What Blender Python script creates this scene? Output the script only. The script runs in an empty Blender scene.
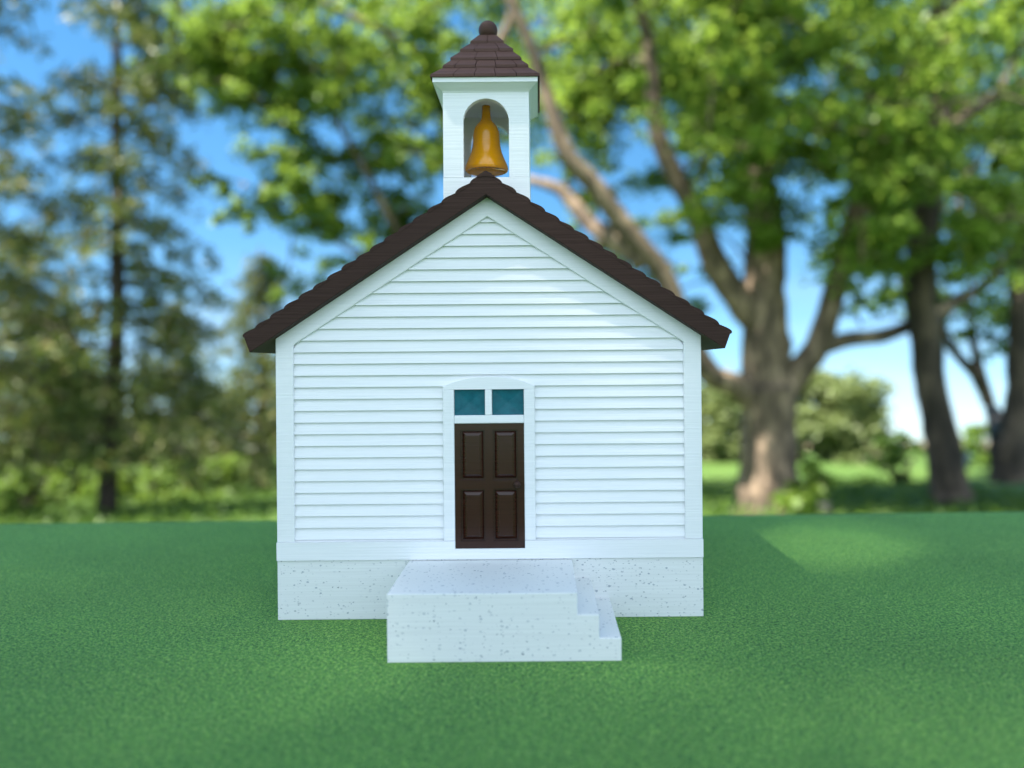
import bpy, bmesh, math, random
import numpy as np
from mathutils import Vector, Matrix

S = 3.757e-4            # metres per model unit (one unit = one picture pixel on the front wall)
CAMZ = 253 * S          # camera height above the felt
HX, HY = -51.5 * S, 740 * S
R = math.radians
scene = bpy.context.scene
COL = scene.collection
random.seed(7)
rng = np.random.default_rng(11)

# ------------------------------------------------------------------ materials
def new_mat(name):
    m = bpy.data.materials.new(name); m.use_nodes = True
    nt = m.node_tree
    return m, nt, nt.nodes['Principled BSDF'], nt.nodes['Material Output']

def N(nt, t, **kw):
    n = nt.nodes.new(t)
    for k, v in kw.items():
        if k in n.inputs: n.inputs[k].default_value = v
        else: setattr(n, k, v)
    return n

def coords(nt, scale, kind='Object'):
    tc = N(nt, 'ShaderNodeTexCoord')
    mp = N(nt, 'ShaderNodeMapping')
    mp.inputs['Scale'].default_value = scale
    nt.links.new(tc.outputs[kind], mp.inputs['Vector'])
    return mp.outputs['Vector']

def ramp(nt, fac, stops):
    r = N(nt, 'ShaderNodeValToRGB')
    cr = r.color_ramp
    while len(cr.elements) < len(stops): cr.elements.new(0.5)
    for e, (p, c) in zip(cr.elements, stops):
        e.position = p
        e.color = (c[0], c[1], c[2], 1) if hasattr(c, '__len__') else (c, c, c, 1)
    nt.links.new(fac, r.inputs[0])
    return r.outputs[0]

def bump(nt, height, strength, dist, prev=None):
    b = N(nt, 'ShaderNodeBump', Strength=strength, Distance=dist)
    nt.links.new(height, b.inputs['Height'])
    if prev is not None: nt.links.new(prev, b.inputs['Normal'])
    return b.outputs[0]

def printed_plastic(name, c0, c1, rough, layers=1.0, spec=0.5, fine=1.0):
    """3D-printed plastic: horizontal layer lines of slightly uneven height and tone."""
    m, nt, p, out = new_mat(name)
    v = coords(nt, (25, 25, 1500))
    n1 = N(nt, 'ShaderNodeTexNoise', Scale=1.0, Detail=3.0, Roughness=0.6)
    nt.links.new(v, n1.inputs['Vector'])
    v2 = coords(nt, (60, 60, 5200))
    n2 = N(nt, 'ShaderNodeTexNoise', Scale=1.0, Detail=1.0)
    nt.links.new(v2, n2.inputs['Vector'])
    col = ramp(nt, n1.outputs['Fac'], [(0.3, c0), (0.7, c1)])
    nt.links.new(col, p.inputs['Base Color'])
    b = bump(nt, n1.outputs['Fac'], 0.25 * layers, 0.00025)
    b = bump(nt, n2.outputs['Fac'], 0.2 * fine, 0.00008, b)
    nt.links.new(b, p.inputs['Normal'])
    p.inputs['Roughness'].default_value = rough
    p.inputs['Specular IOR Level'].default_value = spec
    return m

WHITE = printed_plastic('white_printed_plastic', (0.75, 0.76, 0.77), (0.82, 0.82, 0.83), 0.5, layers=1.9, fine=1.2)
BROWN = printed_plastic('dark_brown_printed_plastic', (0.032, 0.0165, 0.0125), (0.050, 0.027, 0.021), 0.6, layers=2.0, fine=1.5, spec=0.12)
CAPBR = printed_plastic('brown_shingle_plastic', (0.058, 0.030, 0.024), (0.088, 0.047, 0.038), 0.6, layers=1.5, spec=0.15)
DOORB = printed_plastic('door_brown_plastic', (0.027, 0.0070, 0.0038), (0.035, 0.0098, 0.0052), 0.22, layers=0.4, spec=0.45)
AMBER = printed_plastic('amber_printed_plastic', (0.74, 0.29, 0.003), (0.80, 0.32, 0.003), 0.13, layers=0.15, fine=0.3)
AMBER.node_tree.nodes['Principled BSDF'].inputs['Coat Weight'].default_value = 0.15

def speckled():
    m, nt, p, out = new_mat('speckled_stone_plastic')
    v = coords(nt, (25, 25, 1300))
    n1 = N(nt, 'ShaderNodeTexNoise', Scale=1.0, Detail=2.0)
    nt.links.new(v, n1.inputs['Vector'])
    base = ramp(nt, n1.outputs['Fac'], [(0.3, (0.69, 0.70, 0.69)), (0.7, (0.75, 0.76, 0.75))])
    def specks(sc, thr, seed):
        vv = coords(nt, (sc, sc, sc * 1.5))
        mp = N(nt, 'ShaderNodeVectorMath', operation='ADD')
        mp.inputs[1].default_value = (seed, seed * 2, seed * 3)
        nt.links.new(vv, mp.inputs[0])
        # bend the cells so the flecks are not round
        nz = N(nt, 'ShaderNodeTexNoise', Scale=2.5, Detail=1.0)
        nt.links.new(mp.outputs[0], nz.inputs['Vector'])
        ad = N(nt, 'ShaderNodeVectorMath', operation='MULTIPLY_ADD')
        ad.inputs[1].default_value = (0.5, 0.5, 0.5)
        nt.links.new(nz.outputs['Color'], ad.inputs[0]); nt.links.new(mp.outputs[0], ad.inputs[2])
        vo = N(nt, 'ShaderNodeTexVoronoi', Scale=1.0)
        nt.links.new(ad.outputs[0], vo.inputs['Vector'])
        sep = N(nt, 'ShaderNodeSeparateColor')
        nt.links.new(vo.outputs['Color'], sep.inputs[0])
        # only some cells carry a fleck, each of its own size
        lt = N(nt, 'ShaderNodeMapRange')
        lt.inputs['From Min'].default_value = 0.55; lt.inputs['From Max'].default_value = 1.0
        lt.inputs['To Min'].default_value = 0.0; lt.inputs['To Max'].default_value = thr
        nt.links.new(sep.outputs[0], lt.inputs['Value'])
        sub = N(nt, 'ShaderNodeMath', operation='SUBTRACT')
        nt.links.new(lt.outputs[0], sub.inputs[0]); nt.links.new(vo.outputs['Distance'], sub.inputs[1])
        mr = N(nt, 'ShaderNodeMapRange')
        mr.inputs['From Min'].default_value = 0.0; mr.inputs['From Max'].default_value = 0.08
        nt.links.new(sub.outputs[0], mr.inputs['Value'])
        ml = N(nt, 'ShaderNodeMath', operation='MULTIPLY')
        nt.links.new(mr.outputs[0], ml.inputs[0]); nt.links.new(sep.outputs[1], ml.inputs[1])
        return ml.outputs[0]
    col = base
    for sc, thr, seed, c in ((500, 0.22, 1.3, (0.17, 0.20, 0.23)), (600, 0.26, 3.7, (0.22, 0.25, 0.29)), (740, 0.40, 5.1, (0.25, 0.28, 0.31)), (600, 0.42, 7.9, (0.34, 0.38, 0.42)), (420, 0.18, 9.7, (0.08, 0.10, 0.12))):
        mx = N(nt, 'ShaderNodeMix', data_type='RGBA')
        nt.links.new(specks(sc, thr, seed), mx.inputs['Factor'])
        nt.links.new(col, mx.inputs['A']); mx.inputs['B'].default_value = (*c, 1)
        col = mx.outputs['Result']
    nt.links.new(col, p.inputs['Base Color'])
    nt.links.new(bump(nt, n1.outputs['Fac'], 0.25, 0.00025), p.inputs['Normal'])
    p.inputs['Roughness'].default_value = 0.55
    return m
STONE = speckled()

def pane_mat():
    m, nt, p, out = new_mat('teal_pane_plastic')
    n = N(nt, 'ShaderNodeTexNoise', Scale=1.0, Detail=3.0)
    nt.links.new(coords(nt, (500, 500, 500)), n.inputs['Vector'])
    nt.links.new(ramp(nt, n.outputs['Fac'], [(0.3, (0.003, 0.085, 0.115)), (0.7, (0.006, 0.12, 0.155))]), p.inputs['Base Color'])
    p.inputs['Roughness'].default_value = 0.3; p.inputs['Specular IOR Level'].default_value = 0.25
    return m
TEAL = pane_mat()

def felt_mat():
    m, nt, p, out = new_mat('green_felt')
    n1 = N(nt, 'ShaderNodeTexNoise', Scale=1.0, Detail=4.0, Roughness=0.7, Distortion=0.6)
    nt.links.new(coords(nt, (1200, 1200, 1200)), n1.inputs['Vector'])
    n2 = N(nt, 'ShaderNodeTexNoise', Scale=1.0, Detail=3.0)
    nt.links.new(coords(nt, (14, 14, 14)), n2.inputs['Vector'])
    n3 = N(nt, 'ShaderNodeTexNoise', Scale=1.0, Detail=2.0, Distortion=1.0)
    nt.links.new(coords(nt, (1000, 1250, 1000)), n3.inputs['Vector'])
    c = ramp(nt, n1.outputs['Fac'], [(0.38, (0.005, 0.045, 0.008)), (0.49, (0.034, 0.155, 0.025)), (0.58, (0.19, 0.38, 0.052))])
    mx = N(nt, 'ShaderNodeMix', data_type='RGBA')
    nt.links.new(ramp(nt, n3.outputs['Fac'], [(0.56, 0.0), (0.68, 0.85)]), mx.inputs['Factor'])
    nt.links.new(c, mx.inputs['A']); mx.inputs['B'].default_value = (0.30, 0.46, 0.10, 1)
    hs = N(nt, 'ShaderNodeHueSaturation')
    nt.links.new(ramp(nt, n2.outputs['Fac'], [(0.3, 0.88), (0.7, 1.1)]), hs.inputs['Value'])
    nt.links.new(mx.outputs['Result'], hs.inputs['Color'])
    nt.links.new(hs.outputs[0], p.inputs['Base Color'])
    b = bump(nt, n1.outputs['Fac'], 0.9, 0.0008)
    nt.links.new(b, p.inputs['Normal'])
    p.inputs['Roughness'].default_value = 0.9
    p.inputs['Specular IOR Level'].default_value = 0.15
    p.inputs['Sheen Weight'].default_value = 0.3
    p.inputs['Sheen Roughness'].default_value = 0.4
    p.inputs['Sheen Tint'].default_value = (0.5, 0.9, 0.45, 1)
    return m
FELT = felt_mat()

def plain(name, c, rough=0.6, metal=0.0, var=0.15, scale=30):
    m, nt, p, out = new_mat(name)
    n = N(nt, 'ShaderNodeTexNoise', Scale=scale, Detail=4.0)
    nt.links.new(coords(nt, (1, 1, 1)), n.inputs['Vector'])
    nt.links.new(ramp(nt, n.outputs['Fac'], [(0.3, [x * (1 - var) for x in c]), (0.7, [x * (1 + var) for x in c])]), p.inputs['Base Color'])
    p.inputs['Roughness'].default_value = rough; p.inputs['Metallic'].default_value = metal
    return m

def leaf_mat(name, dark, light, trans=0.45, odd=None):
    m, nt, p, out = new_mat(name)
    g = N(nt, 'ShaderNodeNewGeometry')
    stops = [(0.0, dark), (0.85, light)] + ([(1.0, odd)] if odd else [])
    c = ramp(nt, g.outputs['Random Per Island'], stops)
    nt.links.new(c, p.inputs['Base Color'])
    p.inputs['Roughness'].default_value = 0.45
    p.inputs['Specular IOR Level'].default_value = 0.3
    t = N(nt, 'ShaderNodeBsdfTranslucent')
    hs = N(nt, 'ShaderNodeHueSaturation', Hue=0.485, Saturation=1.05, Value=1.5)
    nt.links.new(c, hs.inputs['Color']); nt.links.new(hs.outputs[0], t.inputs['Color'])
    mx = N(nt, 'ShaderNodeMixShader'); mx.inputs[0].default_value = trans
    nt.links.new(p.outputs[0], mx.inputs[1]); nt.links.new(t.outputs[0], mx.inputs[2])
    nt.links.new(mx.outputs[0], out.inputs['Surface'])
    return m
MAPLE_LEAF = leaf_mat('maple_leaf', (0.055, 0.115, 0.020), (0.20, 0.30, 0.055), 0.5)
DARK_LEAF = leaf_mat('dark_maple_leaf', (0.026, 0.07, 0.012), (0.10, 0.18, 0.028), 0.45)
NEEDLE = leaf_mat('spruce_needle', (0.040, 0.068, 0.016), (0.135, 0.165, 0.042), 0.3, (0.26, 0.22, 0.10))
SHRUB_LEAF = leaf_mat('shrub_leaf', (0.07, 0.13, 0.02), (0.16, 0.25, 0.045), 0.45)
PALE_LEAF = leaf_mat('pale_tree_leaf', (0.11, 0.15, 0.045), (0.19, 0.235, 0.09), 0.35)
GRASS_BLADE = leaf_mat('grass_blade', (0.045, 0.10, 0.015), (0.11, 0.19, 0.03), 0.35)

def bark_mat(name, c0, c1):
    m, nt, p, out = new_mat(name)
    n = N(nt, 'ShaderNodeTexNoise', Scale=1.0, Detail=6.0, Roughness=0.65)
    nt.links.new(coords(nt, (14, 14, 3)), n.inputs['Vector'])
    col = ramp(nt, n.outputs['Fac'], [(0.34, c0), (0.66, c1)])
    # broad pale and dark patches painted in to stand for sun dapple
    n2 = N(nt, 'ShaderNodeTexNoise', Scale=1.0, Detail=3.0, Roughness=0.6)
    nt.links.new(coords(nt, (4.5, 4.5, 2.2)), n2.inputs['Vector'])
    hs = N(nt, 'ShaderNodeHueSaturation')
    nt.links.new(ramp(nt, n2.outputs['Fac'], [(0.36, 0.45), (0.5, 0.85), (0.62, 1.75)]), hs.inputs['Value'])
    nt.links.new(col, hs.inputs['Color'])
    nt.links.new(hs.outputs[0], p.inputs['Base Color'])
    nt.links.new(bump(nt, n.outputs['Fac'], 0.9, 0.04), p.inputs['Normal'])
    p.inputs['Roughness'].default_value = 0.9
    return m
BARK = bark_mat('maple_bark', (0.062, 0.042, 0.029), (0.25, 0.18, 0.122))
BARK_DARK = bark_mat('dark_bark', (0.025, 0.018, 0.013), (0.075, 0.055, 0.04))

def lawn_mat():
    m, nt, p, out = new_mat('lawn_grass')
    a = N(nt, 'ShaderNodeTexNoise', Scale=0.45, Detail=6.0, Roughness=0.6)
    b = N(nt, 'ShaderNodeTexNoise', Scale=18.0, Detail=4.0, Roughness=0.7)
    v = coords(nt, (1, 1, 1))
    nt.links.new(v, a.inputs['Vector']); nt.links.new(v, b.inputs['Vector'])
    mm = N(nt, 'ShaderNodeMath', operation='MULTIPLY_ADD'); mm.inputs[1].default_value = 0.5
    nt.links.new(b.outputs['Fac'], mm.inputs[0])
    hf = N(nt, 'ShaderNodeMath', operation='MULTIPLY'); hf.inputs[1].default_value = 0.5
    nt.links.new(a.outputs['Fac'], hf.inputs[0]); nt.links.new(hf.outputs[0], mm.inputs[2])
    near = ramp(nt, mm.outputs[0], [(0.36, (0.035, 0.075, 0.014)), (0.5, (0.065, 0.125, 0.022)), (0.64, (0.12, 0.175, 0.035))])
    # cropland beyond the lawn
    sp = N(nt, 'ShaderNodeSeparateXYZ'); nt.links.new(v, sp.inputs[0])
    mr = N(nt, 'ShaderNodeMapRange'); mr.inputs['From Min'].default_value = 95; mr.inputs['From Max'].default_value = 100
    nt.links.new(sp.outputs['Y'], mr.inputs['Value'])
    mx = N(nt, 'ShaderNodeMix', data_type='RGBA')
    nt.links.new(mr.outputs[0], mx.inputs['Factor']); nt.links.new(near, mx.inputs['A'])
    nt.links.new(ramp(nt, a.outputs['Fac'], [(0.3, (0.28, 0.22, 0.14)), (0.7, (0.36, 0.28, 0.18))]), mx.inputs['B'])
    nt.links.new(mx.outputs['Result'], p.inputs['Base Color'])
    nt.links.new(bump(nt, b.outputs['Fac'], 0.8, 0.03), p.inputs['Normal'])
    p.inputs['Roughness'].default_value = 0.9
    p.inputs['Specular IOR Level'].default_value = 0.2
    return m
LAWN = lawn_mat()

# ------------------------------------------------------------------ object helpers
def link(o, parent=None):
    COL.objects.link(o)
    if parent is not None: o.parent = parent
    return o

def obj(name, bm, mat, parent=None, smooth=False, bevel=0.0, seg=2):
    bmesh.ops.recalc_face_normals(bm, faces=bm.faces)
    me = bpy.data.meshes.new(name); bm.to_mesh(me); bm.free()
    me.materials.append(mat)
    if smooth:
        for p in me.polygons: p.use_smooth = True
    o = link(bpy.data.objects.new(name, me), parent)
    if bevel:
        b = o.modifiers.new('bevel', 'BEVEL'); b.width = bevel; b.segments = seg
        b.limit_method = 'ANGLE'; b.angle_limit = R(40); b.harden_normals = False
    return o

def raw(name, verts, faces, mat, parent=None, smooth=False):
    me = bpy.data.meshes.new(name); me.from_pydata(verts, [], faces); me.materials.append(mat)
    if smooth: me.polygons.foreach_set('use_smooth', [True] * len(me.polygons))
    me.update()
    return link(bpy.data.objects.new(name, me), parent)

def empty(name, loc, label, cat, group=None):
    o = bpy.data.objects.new(name, None); o.location = loc; o.empty_display_size = 0.05
    link(o); tag(o, label, cat, group); return o

def tag(o, label, cat, group=None):
    o['label'] = label; o['category'] = cat
    if group: o['group'] = group
    return o

def V(bm, x, y, z): return bm.verts.new((x * S, y * S, z * S))

def box(bm, x0, x1, y0, y1, z0, z1):
    v = [V(bm, x, y, z) for z in (z0, z1) for x, y in ((x0, y0), (x1, y0), (x1, y1), (x0, y1))]
    for f in ((0, 3, 2, 1), (4, 5, 6, 7), (0, 1, 5, 4), (1, 2, 6, 5), (2, 3, 7, 6), (3, 0, 4, 7)):
        bm.faces.new([v[i] for i in f])

def prism(bm, pts, y0, y1):
    """closed outline in the x-z plane, given depth along y"""
    a = [V(bm, x, y0, z) for x, z in pts]; b = [V(bm, x, y1, z) for x, z in pts]
    n = len(pts)
    bm.faces.new(a); bm.faces.new(b[::-1])
    for i in range(n): bm.faces.new((a[i], b[i], b[(i + 1) % n], a[(i + 1) % n]))

def strip_frame(bm, outer, inner, y0, y1):
    """a band between two open outlines of equal length, as one solid"""
    n = len(outer)
    o0 = [V(bm, x, y0, z) for x, z in outer]; i0 = [V(bm, x, y0, z) for x, z in inner]
    o1 = [V(bm, x, y1, z) for x, z in outer]; i1 = [V(bm, x, y1, z) for x, z in inner]
    for k in range(n - 1):
        bm.faces.new((o0[k], o0[k + 1], i0[k + 1], i0[k])); bm.faces.new((o1[k], i1[k], i1[k + 1], o1[k + 1]))
        bm.faces.new((o0[k], o1[k], o1[k + 1], o0[k + 1])); bm.faces.new((i0[k], i0[k + 1], i1[k + 1], i1[k]))
    bm.faces.new((o0[0], i0[0], i1[0], o1[0])); bm.faces.new((o0[-1], o1[-1], i1[-1], i0[-1]))

def lathe(bm, prof, cx, cy, n=48):
    rings = []
    for r, z in prof:
        rings.append([V(bm, cx + r * math.cos(2 * math.pi * k / n), cy + r * math.sin(2 * math.pi * k / n), z) for k in range(n)])
    for a, b in zip(rings, rings[1:]):
        for k in range(n): bm.faces.new((a[k], a[(k + 1) % n], b[(k + 1) % n], b[k]))
    bm.faces.new(rings[0][::-1]); bm.faces.new(rings[-1])

# ------------------------------------------------------------------ the schoolhouse
DEPTH = 385
house = empty('miniature_schoolhouse', (HX, HY, 0), 'white miniature schoolhouse with brown shingled roof and belfry standing on green felt', 'model house')

bm = bmesh.new(); box(bm, -213, 213, 0, DEPTH, 0, 59.8)
obj('foundation', bm, STONE, house, bevel=0.8 * S)

bm = bmesh.new()
for x0, x1 in ((-212.9, -34.6), (35.1, 212.9)):           # skirt board broken by the doorway
    box(bm, x0, x1, -2.0, 8, 60, 78)
box(bm, -34.6, 35.1, -2.0, 8, 60, 70.3)
box(bm, -212.9, -206, 8, DEPTH - 7, 60, 78); box(bm, 206, 212.9, 8, DEPTH - 7, 60, 78)
box(bm, -212.9, 212.9, DEPTH - 7, DEPTH + 1.2, 60, 78)
bmesh.ops.remove_doubles(bm, verts=bm.verts, dist=1e-7)
obj('skirt_board', bm, WHITE, house)

# wall core with clapboards on all four sides
bm = bmesh.new()
prism(bm, [(-208, 78), (208, 78), (208, 281), (0, 417), (-208, 281)], 4, DEPTH - 4)
obj('wall', bm, WHITE, house)
bm = bmesh.new()
def half(z): return min(197.0, max(0.5, (403.5 - z) / 0.651))
zs = [68.38]
while zs[-1] < 400: zs.append(zs[-1] + 11.72)
LIP = 2.9
def board_row(za, zb, runs, flip):
    for (xa0, xa1, xb0, xb1) in runs:
        yl, yt, yb = 0.6, 0.6 + LIP, 4.2
        def yy(y): return y if not flip else DEPTH - y
        p = [V(bm, xa0, yy(yl), za), V(bm, xa1, yy(yl), za), V(bm, xb1, yy(yt), zb), V(bm, xb0, yy(yt), zb)]
        q = [V(bm, xa0, yy(yb), za), V(bm, xa1, yy(yb), za), V(bm, xb1, yy(yb), zb), V(bm, xb0, yy(yb), zb)]
        bm.faces.new(p); bm.faces.new(q[::-1])
        for i in range(4): bm.faces.new((p[i], q[i], q[(i + 1) % 4], p[(i + 1) % 4]))
for za, zb in zip(zs, zs[1:]):
    zb = min(zb, 402.8); za = max(za, 78.1)
    wa, wb = half(za), half(zb)
    if zb < 240: runs = [(-wa, -45, -wb, -45), (45, wa, 45, wb)]
    else: runs = [(-wa, wa, -wb, wb)]
    board_row(za, zb - 0.02, runs, False)
    board_row(za, zb - 0.02, [(-wa, wa, -wb, wb)], True)
    if zb < 285:
        for sx in (-1, 1):
            p = [V(bm, sx * 211.6, 14, za), V(bm, sx * 211.6, DEPTH - 14, za), V(bm, sx * (211.6 - LIP), DEPTH - 14, zb - .02), V(bm, sx * (211.6 - LIP), 14, zb - .02)]
            q = [V(bm, sx * 207.9, 14, za), V(bm, sx * 207.9, DEPTH - 14, za), V(bm, sx * 207.9, DEPTH - 14, zb - .02), V(bm, sx * 207.9, 14, zb - .02)]
            bm.faces.new(p); bm.faces.new(q[::-1])
            for i in range(4): bm.faces.new((p[i], q[i], q[(i + 1) % 4], p[(i + 1) % 4]))
obj('clapboard_siding', bm, WHITE, house)

for y0, y1 in ((-1.0, 14.5), (DEPTH - 14.5, DEPTH + 1.0)):
    bm = bmesh.new()
    strip_frame(bm, [(-212.7, 78.05), (-212.7, 282.5), (0, 422.5), (212.7, 282.5), (212.7, 78.05)],
                [(-195, 78.05), (-195, 275), (0, 402), (195, 275), (195, 78.05)], y0, y1)
    obj('gable_trim', bm, WHITE, house, bevel=0.9 * S)

# --- door, its frame and the two panes over it
bm = bmesh.new()
yF, yB = -2.2, 3.9
arc = []
for k in range(17):
    t = -1 + k / 8
    arc.append((46 * t, 232.7 + 9.5 * (1 - abs(t) ** 2.3)))
head = [(-46, 229.2)] + arc[0:1] + arc[1:-1] + arc[-1:] + [(46, 229.2)]
prism(bm, head, yF, yB)
box(bm, -46, -34.6, yF, yB, 78.02, 229.2); box(bm, 35, 46, yF, yB, 78.02, 229.2)
box(bm, -34.6, 35, yF, yB, 195.2, 203.3)
box(bm, -3.8, 3.2, yF, yB, 203.3, 229.2)
bmesh.ops.remove_doubles(bm, verts=bm.verts, dist=1e-7)
frame = obj('door_frame', bm, WHITE, house, bevel=1.0 * S, seg=3)
for x0, x1 in ((-34.4, -4.0), (3.4, 34.8)):
    bm = bmesh.new()
    z0, z1 = 203.4, 229.1; xm, zm = (x0 + x1) / 2, (z0 + z1) / 2
    # pane with a pressed star of shallow facets
    nU, nV = 12, 12; g = []
    for j in range(nV + 1):
        row = []
        for i in range(nU + 1):
            u, v = -1 + 2 * i / nU, -1 + 2 * j / nV
            d = 1.4 + 0.9 * (1 - max(abs(u), abs(v)))
            row.append(V(bm, xm + u * (x1 - x0) / 2, d, zm + v * (z1 - z0) / 2))
        g.append(row)
    for j in range(nV):
        for i in range(nU): bm.faces.new((g[j][i], g[j][i + 1], g[j + 1][i + 1], g[j + 1][i]))
    ring = [g[0][i] for i in range(nU + 1)] + [g[j][nU] for j in range(1, nV + 1)] + [g[nV][i] for i in range(nU - 1, -1, -1)] + [g[j][0] for j in range(nV - 1, 0, -1)]
    back = [bm.verts.new((v.co.x, 3.9 * S, v.co.z)) for v in ring]
    for i in range(len(ring)): bm.faces.new((ring[i], back[i], back[(i + 1) % len(ring)], ring[(i + 1) % len(ring)]))
    bm.faces.new(back)
    obj('window_pane', bm, TEAL, frame)

bm = bmesh.new()
dx0, dx1, dz0, dz1 = -34.4, 34.8, 70.5, 195.0
box(bm, dx0, dx1, 1.9, 3.9, dz0, dz1)
P = [(-28.7, -4.2, 138.5, 189), (3.6, 28.7, 138.5, 189), (-28.7, -4.2, 77.5, 129.5), (3.6, 28.7, 77.5, 129.5)]
yS = -1.2
box(bm, dx0, -28.7, yS, 1.9, dz0, dz1); box(bm, 28.7, dx1, yS, 1.9, dz0, dz1)
box(bm, -4.2, 3.6, yS, 1.9, 77.5, 189)
for a, b in ((-28.7, -4.2), (3.6, 28.7)): box(bm, a, b, yS, 1.9, 129.5, 138.5)
box(bm, -28.7, 28.7, yS, 1.9, 70.5, 77.5); box(bm, -28.7, 28.7, yS, 1.9, 189, dz1)
bmesh.ops.remove_doubles(bm, verts=bm.verts, dist=1e-7)
door = obj('door', bm, DOORB, house)
for x0, x1, z0, z1 in P:
    bm = bmesh.new()
    def ring(i, y): return [V(bm, x0 + i, y, z0 + i), V(bm, x1 - i, y, z0 + i), V(bm, x1 - i, y, z1 - i), V(bm, x0 + i, y, z1 - i)]
    a, b, c, e = ring(1.8, 1.95), ring(2.2, 1.2), ring(5.6, -1.2), ring(5.9, -1.3)
    for p, q in ((a, b), (b, c), (c, e)):
        for k in range(4): bm.faces.new((p[k], p[(k + 1) % 4], q[(k + 1) % 4], q[k]))
    bm.faces.new(e); bm.faces.new(a[::-1])
    obj('door_panel', bm, DOORB, door)
bm = bmesh.new()
bmesh.ops.create_uvsphere(bm, u_segments=20, v_segments=12, radius=3.6 * S)
bmesh.ops.translate(bm, verts=bm.verts, vec=(27.6 * S, -3.6 * S, 134.2 * S))
bm2 = bmesh.new(); bm2.free()
obj('door_knob', bm, BROWN, door, smooth=True)

# --- entrance steps
bm = bmesh.new()
prism(bm, [(-81, 0), (119, 0), (119, 19.6), (100.2, 19.6), (100.2, 39.7), (81.7, 39.7), (81.7, 58.6), (-81, 58.6)], -109, -0.05)
obj('front_steps', bm, STONE, house, bevel=0.7 * S)

# --- roof: slab, ridge cap and 17 courses of tabs each side
OH = 15
bm = bmesh.new()
def under(x): return 420.7 - 0.657 * abs(x)
def top(x): return 441.2 - 0.662 * abs(x)
xt, xb = 238.6, 233.0
slab = [(-xt, top(xt)), (0, top(0)), (xt, top(xt)), (xb, under(xb)), (0, under(0)), (-xb, under(xb))]
a = [V(bm, x, -OH, z) for x, z in slab]; b = [V(bm, x, DEPTH + OH, z) for x, z in slab]
for y in (a, b):
    bm.faces.new((y[0], y[1], y[4], y[5])); bm.faces.new((y[1], y[2], y[3], y[4]))
for i in range(6): bm.faces.new((a[i], b[i], b[(i + 1) % 6], a[(i + 1) % 6]))
roof = obj('roof', bm, BROWN, house, bevel=0.5 * S)

bm = bmesh.new()
NC = 17; L = 239.5 / NC
nrm = Vector((0.552, 0.834)); tan = Vector((-0.834, 0.552))     # outward normal and up-slope for the right side (x, z)
pu = [(-0.08, -0.6), (-0.10, 1.0), (-0.04, 1.9), (0.08, 2.6), (0.24, 2.8), (0.45, 2.4), (0.8, 1.3), (1.02, 0.5), (1.02, -0.6)]
Lc = L / 0.834
for sx in (1, -1):
    for c in range(NC):
        x0 = 239.2 - c * L
        base = Vector((x0, 441.0 - 0.662 * x0))
        tabw = 25.3; off = -OH - (tabw * 0.5 if c % 2 else 0)
        y = off
        while y < DEPTH + OH - 0.5:
            ya, yb = max(y + 0.35, -OH - 0.4), min(y + tabw - 0.35, DEPTH + OH + 0.4)
            y += tabw
            if yb - ya < 1: continue
            lo = random.uniform(-0.35, 0.35); hi = random.uniform(-0.25, 0.25)
            pts = []
            for u, h in pu:
                if c == 0 and u < 0: u *= 0.1; h *= 0.8
                q = base + tan * (u * Lc + (lo if u < 0.3 else 0)) + nrm * (h + (hi if h > 1 else 0))
                pts.append((sx * max(q.x, 0.05), q.y))
            prism(bm, pts, ya, yb)
obj('roof_shingles', bm, BROWN, roof)
bm = bmesh.new()
cap = [(-9, 437.4), (-8.4, 438.8), (-4, 441.7), (-1.6, 443.2), (0, 443.7), (1.6, 443.2), (4, 441.7), (8.4, 438.8), (9, 437.4), (0, 438.5)]
y = -OH - 0.6
while y < DEPTH + OH:
    prism(bm, [(x, z + random.uniform(-.1, .1)) for x, z in cap], y, min(y + 24.4, DEPTH + OH + .6)); y += 25
obj('ridge_cap', bm, BROWN, roof)

# --- belfry
B0 = 12.0; BW = 43.7; BC = B0 + BW; TH = 7
bm = bmesh.new()
def arch_wall(y0, y1):
    r, sp, zb, zt = 23.2, 501.2, 444.5, 531.6
    ang = [math.pi * k / 24 for k in range(25)]
    pts = [(-r, zb)] + [(-r * math.cos(t), sp + r * math.sin(t)) for t in ang] + [(r, zb)]
    outs = [(-BW, zb)] + [(-BW if i < 6 else BW if i > 18 else -BW + 2 * BW * (i - 6) / 12, (sp + (zt - sp) * min(1, i / 6)) if i < 6 else zt if i <= 18 else zt - (zt - sp) * min(1, (i - 18) / 6)) for i in range(25)] + [(BW, zb)]
    strip_frame(bm, outs, pts, y0, y1)
arch_wall(B0, B0 + TH); arch_wall(B0 + 2 * BW - TH, B0 + 2 * BW)
for sx in (-1, 1):
    xa, xb_ = sorted((sx * (BW - 0.02), sx * (BW - TH)))
    box(bm, xa, xb_, B0 + TH, B0 + 2 * BW - TH, 444.5, 531.6)
box(bm, -BW + .05, BW - .05, B0 + .05, B0 + 2 * BW - .05, 531.62, 537)       # ceiling
belfry = obj('belfry', bm, WHITE, house); belfry.location = (-1.2 * S, 0, 0)
bm = bmesh.new()
box(bm, -BW - 0.25, BW + 0.25, B0 - 0.25, B0 + 2 * BW + 0.25, 395, 444.2)
obj('belfry_base', bm, WHITE, belfry)

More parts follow.
